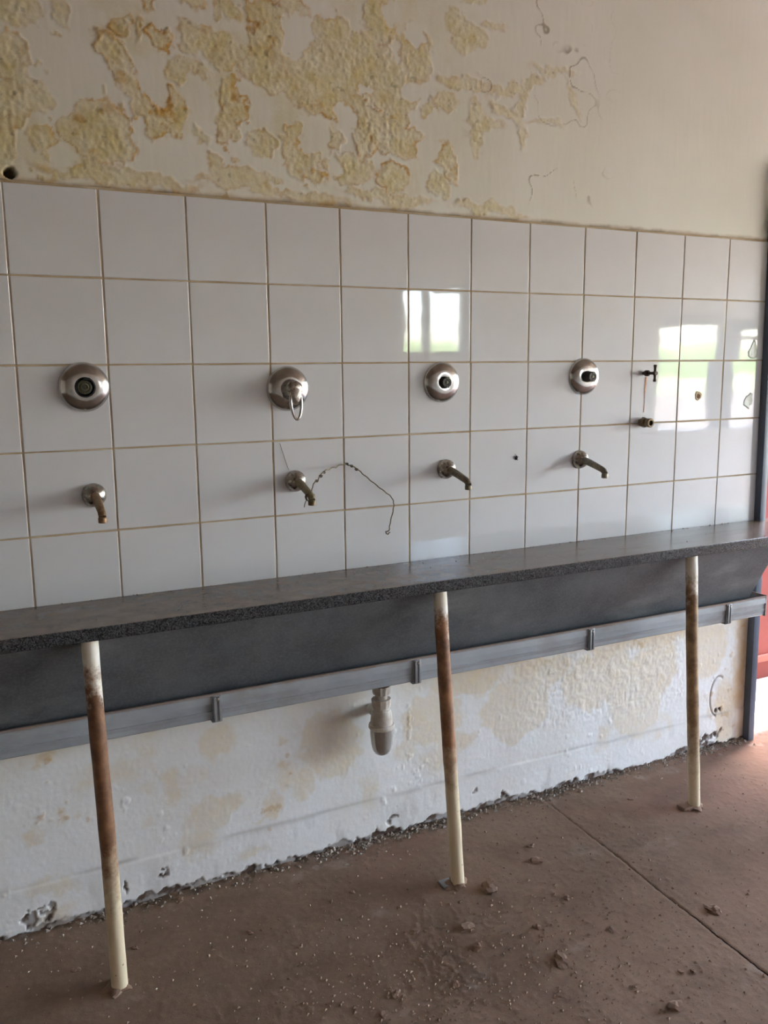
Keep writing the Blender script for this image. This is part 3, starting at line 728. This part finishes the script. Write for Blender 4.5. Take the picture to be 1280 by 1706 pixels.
def bracket(x):
    bm = bmesh.new()
    add_box(bm, (x - .0125, -0.1315, 0.513), (x + .0125, -0.1275, 0.581), .001)
    add_box(bm, (x - .0095, -0.1360, 0.515), (x - .0025, -0.1314, 0.578), .0012)
    add_box(bm, (x + .0035, -0.1345, 0.515), (x + .0085, -0.1314, 0.578), .0012)
    add_box(bm, (x - .0125, -0.1285, 0.5105), (x + .0125, -0.016, 0.5155), .0008)
    b = under(bm_obj('bracket', bm, MAT_CLIP, smooth=True), gut)
    s = lathe_obj('screw', [(0.0, 0.0), (0.0042, 0.0), (0.0042, 0.0016), (0.003, 0.0028), (0, 0.003)], MAT_DULL, None, 12, (x + .0005, -0.1345, 0.572))
    s.parent = b; s.matrix_parent_inverse = Matrix.Translation(gut.location).inverted() @ Matrix.Translation(gut.location)
    return b
for x in (-1.15, -0.52, 0.392, 0.958, 1.569, 2.157): bracket(x)

# ---------------------------------------------------------------- bottle trap under the gutter
trap = empty('bottle_trap', (0.873, -0.075, 0.314), 'grey plastic bottle trap with a clear cup hanging under the gutter', 'drain trap')
def ribs(n, amp):
    return lambda a, d: amp * (1 if math.cos(n * a) > 0 else -1)
def T(name, prof, mat, segs=32, wob=None, sharp=35):
    return lathe_obj(name, prof, mat, trap, segs, (0, 0, 0), 'Z', sharp, wob)
T('outlet_flange', [(0.0, .198), (0.024, .198), (0.027, .195), (0.027, .190), (0.0215, .187), (0.0, .187)], MAT_IRON)
T('coupling_nut', [(0.0, .189), (0.0255, .189), (0.026, .186), (0.024, .166), (0.020, .164), (0.0, .164)], MAT_TRAP, 48, ribs(12, .025))
T('neck', [(0.0, .166), (0.0175, .166), (0.0175, .146), (0.0, .146)], MAT_TRAP)
T('coupling_nut', [(0.0, .151), (0.0265, .151), (0.0275, .148), (0.0255, .127), (0.021, .125), (0.0, .125)], MAT_TRAP, 48, ribs(12, .025))
T('body', [(0.0, .127), (0.0225, .127), (0.0225, .121), (0.0255, .119), (0.0285, .110), (0.0315, .085), (0.0325, .074), (0.0, .074)], MAT_TRAP)
T('collar', [(0.0, .077), (0.0355, .077), (0.0365, .074), (0.0365, .066), (0.034, .064), (0.0, .064)], MAT_TRAP, 48, ribs(16, .012))
T('cup', [(0.0, .066), (0.0330, .066), (0.0325, .045), (0.0300, .018), (0.0265, .001), (0.0200, -.010), (0.0110, -.015), (0.0, -.016)], MAT_CUP, sharp=80)
o = tube_obj('outlet_pipe', [(0, -0.002, .098), (0, 0.030, .098), (0, 0.067, .098)], 0.016, MAT_TRAP, trap, 20)

# ---------------------------------------------------------------- the three pipe legs
LEG = [((0.092, -0.231), (0.097, -0.300), 'leftmost rusty pipe leg, dark brown in the middle, carrying the trough ledge'),
       ((0.972, -0.231), (0.981, -0.312), 'middle rusty pipe leg beside the hanging bottle trap'),
       ((1.865, -0.231), (1.862, -0.297), 'tan painted pipe leg nearest the door post')]
for k, (tp, ft, lab) in enumerate(LEG):
    leg = empty('support_leg', (ft[0], ft[1], 0.0), lab, 'table leg', 'pipe legs under the trough')
    n = 40; pts = []; rad = []
    for i in range(n + 1):
        f = i / n
        z = 0.004 + f * (LEDGE_Z - .0315 - .004)
        pts.append(((tp[0] - ft[0]) * f + 0.0012 * math.sin(5 * f + k), (tp[1] - ft[1]) * f, z))
        rad.append(0.0182 + 0.0005 * math.sin(37 * f + k) * math.sin(11 * f))
    tube_obj('pipe', pts, rad, MAT_LEG[k], leg, 24)
    bm = bmesh.new()
    rr = random.Random(40 + k)
    m = bmesh.ops.create_icosphere(bm, subdivisions=3, radius=1.0)
    sx, sy = (.046, .038) if k else (.040, .036)
    for v in m['verts']:
        p = v.co.copy(); nn = 0.75 + 0.5 * (math.sin(5 * p.x + k) * math.cos(4 * p.y + 2 * k)) * 0.5 + rr.uniform(-.06, .06)
        v.co = Vector((p.x * sx * nn - .004, p.y * sy * nn, max(-0.002, p.z * 0.014 * nn)))
    mo = bm_obj('mortar_foot', bm, MAT_CLOD, leg, smooth=True)
    mo['label'] = 'crumbling mortar at the foot of the leg'
    if k == 2:
        bm = bmesh.new(); add_box(bm, (-.052, -.012, 0.0), (-.012, .022, .010), .002)
        bm_obj('base_plate', bm, MAT_CLOD, leg, smooth=True)
    if k == 1:
        bm = bmesh.new(); add_box(bm, (-.044, -.006, 0.0), (-.010, .030, .007), .002)
        bm_obj('base_plate', bm, MAT_CLIP, leg, smooth=True)

# ---------------------------------------------------------------- tap plates
FY = -0.0088      # tile face
def dome(parent, r=0.057, hole=0.020, h=0.022, mat=None):
    prof = [(r, 0.0), (r, 0.003), (r * .985, 0.0055), (r * .93, 0.0105), (r * .84, 0.0155), (r * .70, 0.0195), (r * .55, h), (hole + .004, h + .0005), (hole, h), (hole, 0.004), (0.0, 0.004)]
    return lathe_obj('cover_plate', prof, mat or MAT_CHROME, parent, 64, sharp=45)
p1 = empty('tap_plate', (0.1425, FY, 1.3405), 'round chrome tap plate with an open dark socket, leftmost on the tiles', 'tap', 'round chrome tap plates')
dome(p1, .0575, .0235)
lathe_obj('socket', [(0.0235, .004), (0.0235, .0215), (0.0205, .0225), (0.0195, .0215), (0.0195, .006), (0.0, .006)], MAT_NEARBLACK, p1, 40)
lathe_obj('cartridge', [(0.0165, .005), (0.0165, .0165), (0.0125, .0175), (0.0125, .014), (0.0095, .0135), (0.0095, .018), (0.0065, .0185), (0.0055, .013), (0.0, .013)], MAT_CARTG, p1, 32)
bm = bmesh.new()
add_box(bm, (-.0035, -.0265, .0155), (.012, -.0215, .0215), .001); bm_obj('broken_lip', bm, MAT_NEARBLACK, p1)

p2 = empty('lever_tap', (0.6445, FY, 1.3275), 'chrome tap plate that still has its loop lever handle', 'tap', 'round chrome tap plates')
dome(p2, .0575, .020, .024)
lathe_obj('hub', [(0.0245, .020), (0.0245, .030), (0.0225, .046), (0.0215, .054), (0.018, .060), (0.009, .063), (0.0, .0635)], MAT_DULL, p2, 40, sharp=60)
pts = []; rad = []
for k in range(41):
    a = 2 * math.pi * k / 40
    x = 0.0140 * math.sin(a) * (1.0 + 0.12 * math.cos(a)); s = 0.5 - 0.5 * math.cos(a)
    pts.append((x, -0.055 - 0.012 * s, 0.002 - 0.078 * s)); rad.append(0.0050 - 0.0017 * s)
bm = bmesh.new(); add_tube(bm, pts[:-1] + [pts[0]], rad, 12, False)
bmesh.ops.remove_doubles(bm, verts=bm.verts, dist=1e-5)
lever = bm_obj('lever', bm, MAT_CHROME, p2, smooth=True, sharp=80); lever['label'] = 'chrome loop lever'
bm = bmesh.new(); m = bmesh.ops.create_uvsphere(bm, u_segments=20, v_segments=12, radius=1.0)
for v in m['verts']: v.co = Vector((v.co.x * .0185 * (1 - .25 * (v.co.z < 0) * abs(v.co.z)), -0.0560 + v.co.y * .0105 + .004 * v.co.z, -0.010 + v.co.z * .030))
bm_obj('lever_root', bm, MAT_DULL, p2, smooth=True, sharp=80)

def plate_with_stub(loc, lab, r, length, rs):
    t = empty('tap_plate', loc, lab, 'tap', 'round chrome tap plates')
    dome(t, r, .017, .022)
    lathe_obj('cartridge', [(rs, .004), (rs, .026), (rs * .93, .028), (rs * .93, length - .002), (rs * .88, length), (rs * .45, length), (rs * .40, length - .006), (0.0, length - .006)], MAT_BLACK, t, 24)
    lathe_obj('cartridge_core', [(rs * .34, length - .0062), (rs * .34, length - .001), (rs * .2, length), (0, length)], MAT_CARTG, t, 16)
    for z in (.0125, -.0125):
        bm = bmesh.new(); add_box(bm, (-.004, -(length + .003), z - .0025), (.006, -.024, z + .0025), .0008)
        bm_obj('cartridge_lug', bm, MAT_CARTG, t)
    return t
plate_with_stub((1.1035, FY, 1.3365), 'chrome tap plate with a short dark valve stub, under the bright mirrored tile', .0565, .034, .0155)
plate_with_stub((1.6075, FY, 1.346), 'chrome tap plate with a long olive valve stub, nearest the rusty cross tap', .0560, .046, .0165)

# ---------------------------------------------------------------- spouts
SP = [((0.149, 1.086), .118, 'wall spout with a rust brown pipe, leftmost above the trough'),
      ((0.659, 1.086), .118, 'wall spout with wire wound round its mouth, under the lever tap'),
      ((1.119, 1.090), .124, 'grimy wall spout under the chrome plate with the short dark stub'),
      ((1.6, 1.091), .122, 'slim wall spout furthest right, under the plate with the long stub')]
for k, ((x, z), ln, lab) in enumerate(SP):
    t = empty('wall_spout', (x, FY, z), lab, 'spout', 'wall spouts over the trough')
    lathe_obj('flange', [(.0285, 0.0), (.0285, .004), (.0275, .009), (.0245, .016), (.0195, .022), (.0130, .026), (.0115, .0275), (.0100, .028), (0.0, .028)], MAT_DULL, t, 40, sharp=60)
    dz = -0.030 if k < 2 else -0.026
    pts = [(0, -.020, 0), (0, -.04, dz * .12), (0, -ln * .62, dz * .45), (0, -ln + .012, dz * .80), (0, -ln + .004, dz * .92 - .001), (0, -ln, dz - .005)]
    rad = [.0112, .0108, .0098, .0090, .0090, .0088]
    tube_obj('spout_pipe', pts, rad, MAT_SPOUT[k], t, 20, sharp=80)
    lathe_obj('nozzle', [(0.0, 0.004), (.0088, .004), (.0100, .002), (.0100, -.008), (.0085, -.009), (.0075, -.007), (.0, -.006)], MAT_SPOUT[k] if k != 1 else MAT_BRASS, t, 20, (0, -ln, dz - .010), 'Z')

# ---------------------------------------------------------------- wire tied to the second spout
tip = Vector((0.659, FY - .105, 1.086 - .029))
wp = []
for k in range(29):
    a = k / 28 * 2 * math.pi * 2.5 + 2.2
    wp.append(tip + Vector((0.0115 * math.cos(a), -0.006 + 0.012 * k / 28, 0.0115 * math.sin(a))))
path = [Vector(p) for p in WIRE]
path[0] = wp[-1] + Vector((.006, .002, .004))
dense = []
for i in range(len(path) - 1):
    p0 = path[max(i - 1, 0)]; p1_ = path[i]; p2_ = path[i + 1]; p3 = path[min(i + 2, len(path) - 1)]
    for s in range(6):
        f = s / 6
        q = 0.5 * ((2 * p1_) + (p2_ - p0) * f + (2 * p0 - 5 * p1_ + 4 * p2_ - p3) * f * f + (3 * p1_ - p0 - 3 * p2_ + p3) * f ** 3)
        tw = 0.0016 if i < 9 else 0.0007
        ph = (i * 6 + s) * 1.35
        dense.append(q + Vector((tw * math.sin(ph), 0, tw * math.cos(ph))))
wire = empty('bent_wire', tuple(tip), 'bent rusty wire wound round the second spout and trailing over the tiles', 'wire')
tube_obj('strand', [p - tip for p in dense], 0.0016, MAT_WIRE, wire, 7)
tube_obj('winding', [p - tip for p in wp], 0.0013, MAT_WIRE, wire, 7)
tube_obj('loose_end', [Vector((-.010, -.004, -.004)), Vector((-.017, -.008, -.014)), Vector((-.020, -.009, -.024))], 0.0011, MAT_WIRE, wire, 6)
for (i, r) in ((10, .0026), (15, .0031), (21, .0024), (38, .0024), (43, .0028), (49, .0032)):
    c = dense[i] - tip
    pts = [c + Vector((r * math.cos(a) * (1 + .3 * math.sin(3 * a)), 0.003 * math.sin(a * .8), r * math.sin(a))) for a in [q * .55 for q in range(26)]]
    tube_obj('knot', pts, 0.0010, MAT_WIRE, wire, 5)
th = tube_obj('thread', [(0.619, -.0100, 1.187), (0.626, -.0108, 1.163), (0.633, -.0112, 1.140), (0.6405, -.0122, 1.1165)], 0.0007, MAT_THREAD, None, 5)
tag(th, 'thin dark thread hanging down the tile above the wire-wound spout', 'thread')

# ---------------------------------------------------------------- rusty cross tap and brass stub beside the door
v = empty('cross_tap', (1.849, FY, 1.3535), 'small rusty T-handle tap high on the tiles near the door', 'tap')
lathe_obj('stem', [(0.0, 0.0), (.0050, 0.0), (.0050, .008), (.0092, .010), (.0100, .016), (.0092, .022), (.0048, .024), (.0042, .050), (0.0, .050)], MAT_IRON, v, 16)
lathe_obj('handle_hub', [(0.0, .046), (.0065, .046), (.0075, .050), (.0065, .057), (0.0, .058)], MAT_IRON, v, 16)
tube_obj('handle_bar', [(0, -.051, -.0265), (0, -.051, -.024), (0, -.051, -.015), (0, -.051, 0), (0, -.051, .015), (0, -.051, .024), (0, -.051, .0265)], [.0042, .0058, .0042, .0046, .0042, .0058, .0042], MAT_IRON, v, 12)
bm = bmesh.new()
pv = []
for k in range(15):
    f = k / 14; w = .0036 * (1 - .72 * f) + .0007 * math.sin(7 * f); x = 0.012 + .0012 * math.sin(4 * f) - .004 * min(1, f * 3)
    pv.append((bm.verts.new((x - w, -.0004 - .0003 * (k % 2), -.012 - .112 * f)), bm.verts.new((x, -.0011, -.012 - .112 * f)), bm.verts.new((x + w, -.0004, -.012 - .112 * f))))
for a, b in zip(pv[:-1], pv[1:]):
    bm.faces.new((a[0], a[1], b[1], b[0])); bm.faces.new((a[1], a[2], b[2], b[1]))
o = bm_obj('rust_streak', bm, MAT_RUST, v, smooth=True); o['label'] = 'orange rust streak down the tile'
s = empty('brass_stub', (1.846, FY, 1.1975), 'corroded brass pipe stub straight under the small rusty T-handle tap', 'pipe fitting')
lathe_obj('body', [(0.0, -.004), (.0120, -.004), (.0120, .004), (.0150, .006), (.0165, .013), (.0150, .024), (.0120, .027), (.0, .027)], MAT_BRASS, s, 8, sharp=20)
lathe_obj('outlet', [(.0110, .026), (.0110, .030), (.0140, .031), (.0145, .044), (.0125, .046), (.0085, .046), (.0080, .034), (0.0, .034)], MAT_BRASS, s, 24)
lathe_obj('bleed_nipple', [(0.0, .006), (.0045, .008), (.0045, .016), (0.0, .018)], MAT_BRASS, s, 10, (0, 0, .0125))

g = empty('hole_plug', (2.091, FY, 1.277), 'tan filler plug with a brown core set in a tile by the door', 'wall plug')
lathe_obj('filler', [(.0155, -.001), (.0150, .0012), (.0115, .0022), (.0080, .0012), (.0, .0010)], MAT_FILLER, g, 24, wob=lambda a, d: .09 * math.sin(3 * a + 1) + .05 * math.sin(7 * a))
lathe_obj('core', [(.0078, .0008), (.0070, .0022), (.0040, .0018), (0, .0012)], MAT_FILLDK, g, 16, (.001, 0, -.002), wob=lambda a, d: .1 * math.sin(4 * a))

def smear(name, loc, pts, lab, mat, h=.0016):
    bm = bmesh.new(); n = len(pts)
    cx = sum(p[0] for p in pts) / n; cz = sum(p[1] for p in pts) / n
    rings = []
    for f, y in ((1.0, 0.0), (.93, -h * .8), (.75, -h), (.4, -h * .55)):
        rings.append([bm.verts.new((cx + (p[0] - cx) * f, y, cz + (p[1] - cz) * f)) for p in pts])
    for a, b in zip(rings[:-1], rings[1:]):
        for k in range(n): bm.faces.new((a[k], a[(k + 1) % n], b[(k + 1) % n], b[k]))
    bm.faces.new(rings[-1]); bm.faces.new(list(reversed(rings[0])))
    o = bm_obj(name, bm, mat, None, smooth=True, sharp=70); o.location = loc
    return tag(o, lab, 'glue smear')
smear('glue_smear', (2.337, FY, 1.428), [(0, .036), (.010, .028), (.016, .008), (.022, -.010), (.020, -.026), (.006, -.032), (-.012, -.030), (-.024, -.022), (-.026, -.008), (-.014, .006), (-.007, .024)],
      'teardrop of dried clear glue on the tile edge by the door, upper of two', MAT_GLUE)
smear('glue_smear', (2.330, FY, 1.252), [(.006, .030), (.016, .026), (.012, .016), (.020, .004), (.016, -.010), (.004, -.016), (.002, -.028), (-.012, -.020), (-.026, -.012), (-.024, .004), (-.014, .018), (-.004, .022)],
      'ragged smear of dried clear glue on the tile by the door, lower of two', MAT_GLUE)

# dead insect on a tile
ins = empty('dead_insect', (1.362, FY, 1.109), 'tiny dark dead insect stuck on a tile above the trough', 'insect')
bm = bmesh.new(); m = bmesh.ops.create_uvsphere(bm, u_segments=12, v_segments=8, radius=1.0)
for q in m['verts']: q.co = Vector((q.co.x * .0042, -.003 + q.co.y * .003, q.co.z * .0065 + .001 * q.co.x))
bm_obj('body', bm, MAT_NEARBLACK, ins, smooth=True)
for dx, dz in ((-.007, .006), (.007, .004), (.006, -.008), (-.004, .011)):
    tube_obj('leg', [(0, -.003, 0), (dx * .6, -.006, dz * .6), (dx, -.0004, dz)], .0006, MAT_NEARBLACK, ins, 5)

# ---------------------------------------------------------------- loose dirt
def clod_mesh(seed, flat):
    rr = random.Random(seed); bm = bmesh.new()
    m = bmesh.ops.create_icosphere(bm, subdivisions=2, radius=1.0)
    ph = [rr.uniform(0, 6) for _ in range(6)]
    for q in m['verts']:
        p = q.co.copy()
        f = 1 + .28 * math.sin(3.1 * p.x + ph[0]) * math.sin(2.7 * p.y + ph[1]) + .22 * math.sin(5 * p.z + ph[2] + 3 * p.x) + rr.uniform(-.12, .12)
        q.co = Vector((p.x * f, p.y * f * .7, max(-.3, p.z * f) * flat))
    bmesh.ops.recalc_face_normals(bm, faces=bm.faces)
    me = bpy.data.meshes.new('mud_clod'); bm.to_mesh(me); bm.free()
    me.materials.append(MAT_CLOD)
    return me
CM = [clod_mesh(60 + k, (.55, .4, .65, .35)[k % 4]) for k in range(6)]
rr = random.Random(8)
SPECIAL = {19: 'clod of dry mud left of the leftmost pipe leg', 20: 'crumb of mud right beside the leftmost pipe leg', 13: 'crumb of mud between the joint and the tan pipe leg', 31: 'clod of dry mud against the wall foot behind the leftmost leg', 0: 'flat flake of mud lying right beside the middle leg', 3: 'largest lump of dry mud on the open floor', 5: 'pale lump of dry mud right of the floor joint'}
for k, (x, y, w) in enumerate(CL):
    me = CM[k % 6]
    o = bpy.data.objects.new('mud_clod', me); link(o)
    s = w * .58
    o.scale = (s, s, s * (.8 if k == 0 else .9)); o.rotation_euler = (0, 0, rr.uniform(0, 6.28))
    o.location = (x, y, s * .08)
    tag(o, SPECIAL.get(k, 'small clod of dry mud lying on the dusty floor'), 'mud clod', 'mud clods on the floor')

def grit(name, spots, mat, lab, zfun=None):
    V = []; Fc = []
    base = [(1, 0, 0), (-.6, .8, 0), (-.5, -.9, .1), (.1, 0, 1.0)]
    r = random.Random(hash(name) % 1000 if False else 77 + len(spots))
    for (x, y, z, s) in spots:
        a = r.uniform(0, 6.28); ca, sa = math.cos(a), math.sin(a); n0 = len(V)
        for p in base:
            q = [c * (1 + r.uniform(-.35, .35)) for c in p]
            V.append((x + s * (q[0] * ca - q[1] * sa), y + s * (q[0] * sa + q[1] * ca), z + s * .8 * q[2]))
        Fc += [(n0, n0 + 1, n0 + 3), (n0 + 1, n0 + 2, n0 + 3), (n0 + 2, n0, n0 + 3), (n0, n0 + 2, n0 + 1)]
    o = mesh_obj(name, V, Fc, mat)
    return tag(o, lab, 'debris', kind='stuff')
r = random.Random(21); S = []
while len(S) < 8500:
    x = r.uniform(-.3, 2.3); y = -r.random() ** 1.0 * 1.25
    dens = .10 + .9 * math.exp(-((x - .78) / .33) ** 2 - ((y + .62) / .24) ** 2) + .25 * math.exp(-((x - 1.2) / .25) ** 2 - ((y + .75) / .25) ** 2)
    if r.random() < dens: S.append((x, y, .0008, .0008 + .0044 * r.random() ** 4))
grit('floor_grit', S, MAT_GRIT, 'loose brown grit scattered over the floor below the trough')
S = []
while len(S) < 2600:
    x = r.uniform(-.4, 2.4); y = -.007 - abs(r.gauss(0, .022))
    if r.random() < (.25 if x < .55 else .8) * (.4 + .6 * (math.sin(x * 9) * .5 + .5)): S.append((x, y, .002 + .004 * max(0, 1 + y / .03), .0014 + .0062 * r.random() ** 3))
grit('wall_foot_rubble', S, MAT_RUBBLE, 'grey crumbs of fallen plaster along the foot of the wall')
S = []
for _ in range(260):
    x = r.uniform(-.3, 2.35); S.append((x, -.0115 - abs(r.gauss(0, .006)), LEDGE_Z + .0002, .0007 + .0022 * r.random() ** 2))
for _ in range(70):
    S.append((r.uniform(-.3, 2.4), -r.uniform(.02, .24), LEDGE_Z + .0002, .0008 + .0022 * r.random() ** 3))
grit('ledge_crumbs', S, MAT_FILLDK, 'brown crumbs and dirt lying along the back of the trough ledge')
r = random.Random(33); S = []
for _ in range(90):
    x = r.uniform(-.1, 2.2); y = -.02 - abs(r.gauss(0, .14)); S.append((x, y, .001, .0012 + .0022 * r.random() ** 2))
grit('paint_flakes', S, MAT_CHIP, 'white flakes of fallen paint sprinkled on the floor near the wall')
